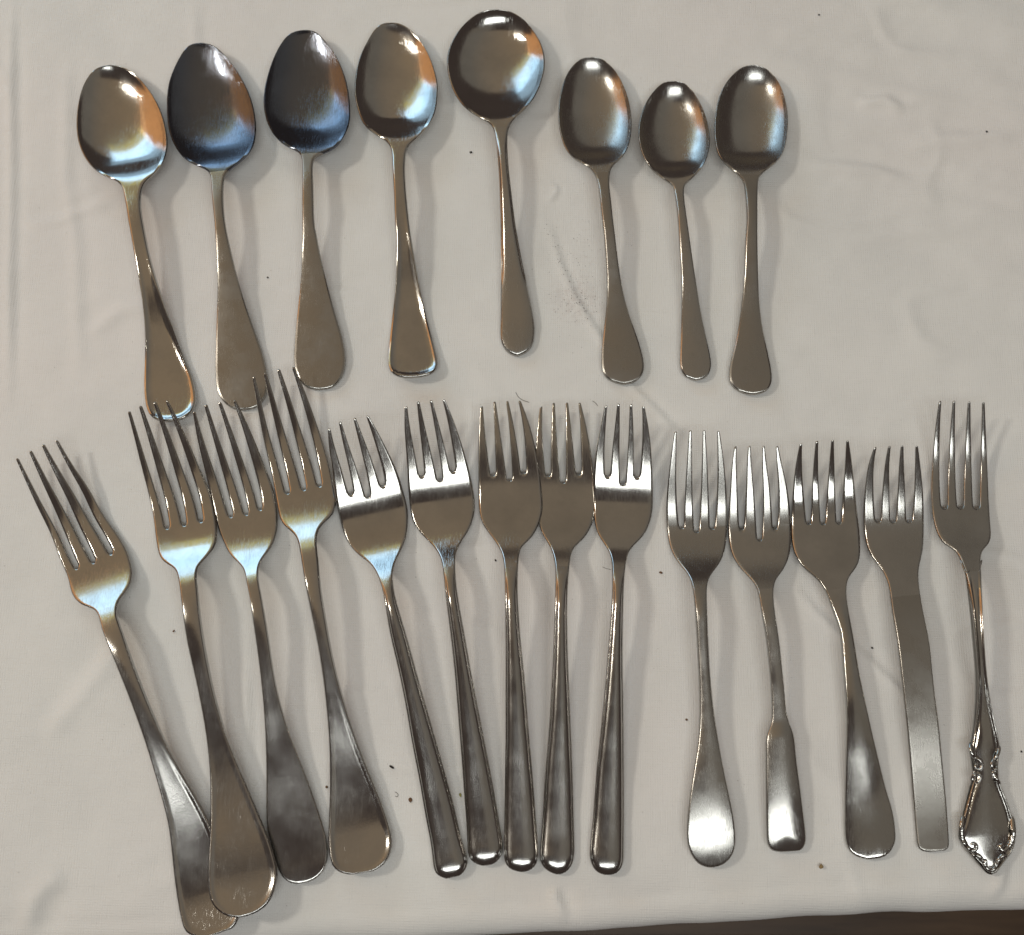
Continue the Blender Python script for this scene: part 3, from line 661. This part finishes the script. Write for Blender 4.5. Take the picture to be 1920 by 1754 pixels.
fork([(1501.4,832),(1531.7,827.5),(1561,825.7),(1589,826.5)], [(1516,982),(1542.6,983),(1572.5,982.5)],
 [(1499,833.7),(1492.7,866),(1488,902),(1485,942.4),(1483,982.5),(1484.5,1017),(1491,1042),(1505,1064),(1528,1084.6),(1545,1106),(1557,1135.6),(1573,1184),(1579,1239),(1583.5,1299),(1586,1359.6),(1585,1423),(1583.5,1476.5),(1583,1529.6),(1583.5,1565),(1589,1590),(1603,1605)],
 [(1591.6,827.5),(1597,866),(1602,909.6),(1606.4,953),(1611,990),(1613,1026),(1611,1050),(1603,1068),(1592,1083),(1587,1103),(1588.5,1132),(1599.5,1193),(1610,1257),(1624,1324),(1636.7,1381),(1651,1441),(1663,1487),(1674,1526),(1678.5,1560),(1678,1579),(1667,1600),(1651,1609)],
 (1629,1612.5), (1567,1110), 'fork with four narrow spaced tines and white specks on its fluted paddle handle', G_FK, ST_POL, ST_POL, 'dome', 2.2, 8.5, sw=8, z_end=1.2, tipz=13, rootk=.9, bend=.3)
fork([(1641,838.5),(1667.7,836.7),(1691.4,836),(1718.7,836.7)], [(1645.8,978),(1674,979.6),(1704,979.6)],
 [(1638.5,839.6),(1628,873),(1622,913),(1619,953),(1619.5,990),(1623.5,1019),(1632,1041),(1644.7,1059),(1657,1077),(1666,1103),(1671,1139),(1681,1200),(1689,1264),(1697,1335),(1704.7,1412.7),(1711,1487),(1716,1547),(1719,1576),(1722,1590),(1731,1596.5)],
 [(1721,836.7),(1726,877),(1730.4,920.5),(1732,968),(1731.5,1011.6),(1728.6,1040),(1723.5,1062),(1722,1084.6),(1725,1113.7),(1731,1150),(1742,1205),(1750,1281.7),(1759,1352.5),(1766,1423),(1773,1494),(1777,1547),(1778.8,1578),(1777.5,1590),(1770,1595.5)],
 (1750,1597.5), (1700,1120), 'fork with a flat straight strip handle of even width and square end', G_FK, ST_FLAT, ST_SAT, 'bar', 1.8, 9.5, sw=10, z_end=1.3, tipz=15, rootk=.85, bend=.34)
root14, ob14, o14 = fork([(1762.5,752),(1788.7,752),(1817,753.5),(1844,754.6)], [(1769.8,953),(1799.7,953),(1830,954.4)],
 [(1760.2,752.8),(1754,796.6),(1749,847.6),(1745.5,895),(1745,938.7),(1748.6,971.5),(1756,998),(1768,1018),(1785,1030),(1796,1042),(1803,1059),(1808.8,1076),(1812.4,1099),(1817,1136),(1824,1211),(1828,1274.6),(1826,1335),(1821,1381),(1817,1406),(1819,1420),(1822,1440),(1823,1456),(1819,1470),(1810,1504),(1801,1541),(1797,1567),(1803,1586),(1815,1601),(1827,1614),(1840,1628),(1850,1638)],
 [(1846.3,755),(1848,800),(1850,847.6),(1852,895),(1854,942),(1857,982.5),(1858,1006),(1853,1021),(1842,1034),(1838.5,1051.8),(1839.7,1077),(1841,1110),(1845.6,1211),(1852,1281.7),(1861.6,1338),(1870.4,1377),(1875,1406),(1873,1420),(1872,1440),(1873,1458),(1875.5,1470),(1888.6,1504),(1900,1541),(1905,1567),(1902,1586),(1896,1601),(1885,1614),(1875,1628),(1867,1637)],
 (1859,1641), (1824,1075), 'rightmost fork, ornate with a flared scrolled handle and pointed tip', G_FK, ST_POL, ST_SAT, 'ornate', 2.4, 13, sw=11, z_end=1.6, tipz=13, rootk=1.1, bend=.22, droop=.9)
# cast scrollwork on the ornate handle, sub-parts of it
def tube(name, pts, rad, z, mat, parent, origin, seg=8):
    c = curve(pts, .8, 2); SP, ST_ = SURF[root14.name]
    zs = np.array([ST_[np.argsort(((SP-q)**2).sum(1))[:3]].mean() for q in c]); zs = np.convolve(np.pad(zs, 3, mode='edge'), np.ones(7)/7, 'valid')+rad*z
    p = at(c, zs)-origin
    n = len(p); vs = []; fs = []
    for i in range(n):
        a = p[min(i+1, n-1)]-p[max(i-1, 0)]; a /= np.linalg.norm(a)
        sd = np.cross(a, [0, 0, 1]); sd /= np.linalg.norm(sd); up = np.cross(sd, a)
        rr = rad*math.sqrt(max(.03, 1-(2*i/(n-1)-1)**8))*(1-.35*i/(n-1))
        for j in range(seg):
            th = 2*math.pi*j/seg
            vs.append(p[i]+rr*(sd*math.cos(th)+.8*up*math.sin(th)))
    for i in range(n-1):
        for j in range(seg): fs.append((i*seg+j, i*seg+(j+1) % seg, (i+1)*seg+(j+1) % seg, (i+1)*seg+j))
    fs.append(tuple(range(seg))[::-1]); fs.append(tuple(range((n-1)*seg, n*seg)))
    return link(name, new_mesh(name, vs, fs, mat), parent)
HND = ob14[0]
for pts, zz, rr in (
  ([(1819,1392),(1821,1408),(1827,1420),(1835,1424),(1841,1431),(1839,1441),(1832,1443),(1829,1436),(1833,1431)], .55, .0009),
  ([(1822,1466),(1826,1455),(1833,1450),(1839,1455),(1836,1464),(1829,1468)], .55, .0009),
  ([(1824,1446),(1829,1450),(1836,1447)], .5, .0007),
  ([(1874,1398),(1872,1412),(1866,1422),(1860,1431),(1862,1441),(1868,1442),(1869,1435)], .55, .0008),
  ([(1875,1472),(1870,1462),(1864,1455),(1863,1446),(1868,1447)], .55, .0008),
  ([(1806,1530),(1803,1556),(1806,1577),(1815,1590),(1826,1595),(1831,1588),(1826,1582),(1820,1585)], .45, .0012),
  ([(1897,1530),(1900,1556),(1898,1575),(1890,1589),(1881,1595),(1876,1589),(1880,1583),(1885,1585)], .45, .0012),
  ([(1821,1604),(1830,1603),(1839,1608),(1845,1618),(1852,1626)], .5, .0010),
  ([(1890,1606),(1881,1605),(1874,1610),(1870,1620),(1864,1628)], .5, .0010),
  ([(1850,1612),(1847,1621),(1853,1630),(1860,1632),(1866,1626),(1867,1616)], .5, .0010),
  ([(1801,1050),(1806,1063),(1812,1074),(1818,1070)], .4, .0004),
  ([(1841,1050),(1838,1064),(1836,1074)], .4, .00035)):
    tube('scroll_ornament', pts, rr, zz, ST_POL, HND, o14)

# ------------------------------------------------------------------ crumbs, hairs and dust on the cloth
def cz(p):
    w = at(np.array([p], float), 0)[0]; return w[0], w[1], float(cloth_z(np.array([w[0]]), np.array([w[1]]))[0])
def crumb_mesh(seed, sx, sy, sz, mat):
    r = random.Random(seed); vs = []; fs = []
    rings, seg = 4, 7
    vs.append((0, 0, -sz))
    for i in range(1, rings):
        th = math.pi*i/rings
        for j in range(seg):
            ph = 2*math.pi*j/seg; k = r.uniform(.7, 1.25)
            vs.append((sx*math.sin(th)*math.cos(ph)*k, sy*math.sin(th)*math.sin(ph)*k, -sz*math.cos(th)*r.uniform(.8, 1.2)))
    vs.append((0, 0, sz*.9))
    for j in range(seg): fs.append((0, 1+(j+1) % seg, 1+j))
    for i in range(rings-2):
        for j in range(seg):
            a = 1+i*seg; fs.append((a+j, a+(j+1) % seg, a+seg+(j+1) % seg, a+seg+j))
    a = 1+(rings-2)*seg; last = len(vs)-1
    for j in range(seg): fs.append((a+j, a+(j+1) % seg, last))
    return new_mesh('crumb', vs, fs, mat)
BLK = plain('dark_crumb', (.025, .018, .014)); BRN = plain('brown_crumb', (.15, .075, .035)); TAN = plain('tan_crumb', (.30, .21, .10)); OLV = plain('olive_crumb', (.34, .30, .10))
GC = 'crumbs scattered on the cloth'
for (px, py, sx, sy, rot, mt, lb) in (
  (735, 1439, 1.25, .55, -30, BLK, 'black elongated crumb right of the fork set highest in the row'),
  (769, 1500, .8, .95, 20, BRN, 'reddish brown crumb left of the leftmost round-handled fork, near its end'),
  (863, 1491, .55, .9, 10, OLV, 'small olive crumb between the handles of two round-handled forks'),
  (1540, 1625, .95, .8, 40, TAN, 'tan flake below the stepped-handle fork near the cloth edge'),
  (1239, 1074, .75, .5, -20, BRN, 'tiny red-brown crumb left of the teardrop fork shoulder'),
  (1849, 249, .55, .45, 0, BLK, 'small black speck alone on the wavy upper right of the cloth'),
  (1636, 1215, .45, .45, 0, BLK, 'dark speck between the fluted fork and the strip-handled fork'),
  (883, 287, .75, .5, 15, BLK, 'dark speck left of the soup spoon neck'),
  (325, 1183, .6, .45, 30, BRN, 'brown speck between the two leftmost fork handles'),
  (612, 1476, .5, .5, 0, BRN, 'small brown speck at the left edge of the highest-set fork handle'),
  (929, 1050, .45, .4, 0, BLK, 'dark speck left of the middle round-handled fork neck'),
  (1287, 1350, .5, .4, 0, BRN, 'brown stain crumb left of the teardrop fork handle'),
  (1535, 30, .5, .4, 0, BLK, 'dark speck at the top of the cloth, highest of the loose specks'),
  (502, 521, .5, .4, 0, BLK, 'dark speck between two dark spoon handles'),
  (1915, 1410, .4, .4, 0, BLK, 'dark speck at the right margin beside the ornate fork')):
    x, y, z = cz((px, py))
    o = link('crumb', crumb_mesh(px, sx*MM, sy*MM, .42*MM, mt), None, (x, y, z+.0003)); o.rotation_euler.z = math.radians(rot)
    tag(o, lb, 'crumb', GC)
HAIR = plain('dark_hair', (.09, .075, .06), .5)
def strand(pts, rad, label, mat, nm='hair', cat='hair'):
    c = curve(pts, 1.2, 2); w = at(c, 0); w[:, 2] = cloth_z(w[:, 0], w[:, 1])+rad*1.2
    o0 = w[0].copy(); p = w-o0; n = len(p); seg = 5; vs = []; fs = []
    for i in range(n):
        a = p[min(i+1, n-1)]-p[max(i-1, 0)]; a /= np.linalg.norm(a)
        sd = np.cross(a, [0, 0, 1]); sd /= np.linalg.norm(sd); up = np.cross(sd, a)
        for j in range(seg):
            th = 2*math.pi*j/seg; vs.append(p[i]+rad*(sd*math.cos(th)+up*math.sin(th)))
    for i in range(n-1):
        for j in range(seg): fs.append((i*seg+j, i*seg+(j+1) % seg, (i+1)*seg+(j+1) % seg, (i+1)*seg+j))
    o = link(nm, new_mesh(nm, vs, fs, mat), None, o0); tag(o, label, cat, 'hairs and threads on the cloth')
strand([(967,735),(972,744),(980,750),(992,754)], .00011, 'short curved hair just above the tips of the middle round-handled fork', HAIR)
strand([(1111,751),(1116,754),(1121,760)], .0001, 'tiny hair above the gap between two round-handled forks', HAIR)
strand([(740,1485),(746,1489),(745,1494),(741,1493)], .0001, 'tiny hooked hair left of the leftmost round-handled fork', HAIR)
strand([(1130,1063),(1138,1066),(1146,1068)], .00008, 'faint hair between the necks of two round-handled forks', HAIR)
# loose dust, too small and many to count
def dust():
    vs = []; fs = []
    spots = []
    for _ in range(420): spots.append((rng.uniform(-20, 1940), rng.uniform(-20, 1700), rng.uniform(.05, .125)))
    for _ in range(120): spots.append((rng.normal(1088, 34), rng.normal(505, 62), rng.uniform(.06, .16)))
    for _ in range(80): spots.append((rng.normal(1078, 17), rng.normal(568, 16), rng.uniform(.07, .17)))
    for _ in range(60):
        k = rng.uniform(0, 1); spots.append((1030+k*75+rng.normal(0, 5), 430+k*170+rng.normal(0, 5), rng.uniform(.07, .2)))
    P = np.array([(a, b) for a, b, _ in spots]); w = at(P, 0); z = cloth_z(w[:, 0], w[:, 1])
    for (x, y, _), zz, (_, _, r_) in zip(w, z, spots):
        b0 = len(vs); r_ *= MM; k = 5; st = rng.uniform(1, 1.9); an = rng.uniform(0, 3.14)
        for j in range(k):
            th = 2*math.pi*j/k; q = rng.uniform(.7, 1.2)*r_
            a, b = q*st*math.cos(th), q*math.sin(th)
            vs.append((x+a*math.cos(an)-b*math.sin(an), y+a*math.sin(an)+b*math.cos(an), zz+.00002))
        vs.append((x, y, zz+.00002+r_*.9))
        for j in range(k): fs.append((b0+j, b0+(j+1) % k, b0+k))
    o = link('dust', new_mesh('dust', vs, fs, plain('dust_grey', (.10, .075, .06))))
    tag(o, 'fine dark dust sprinkled over the cloth, thickest along the crease', 'dust', None, 'stuff')
dust()
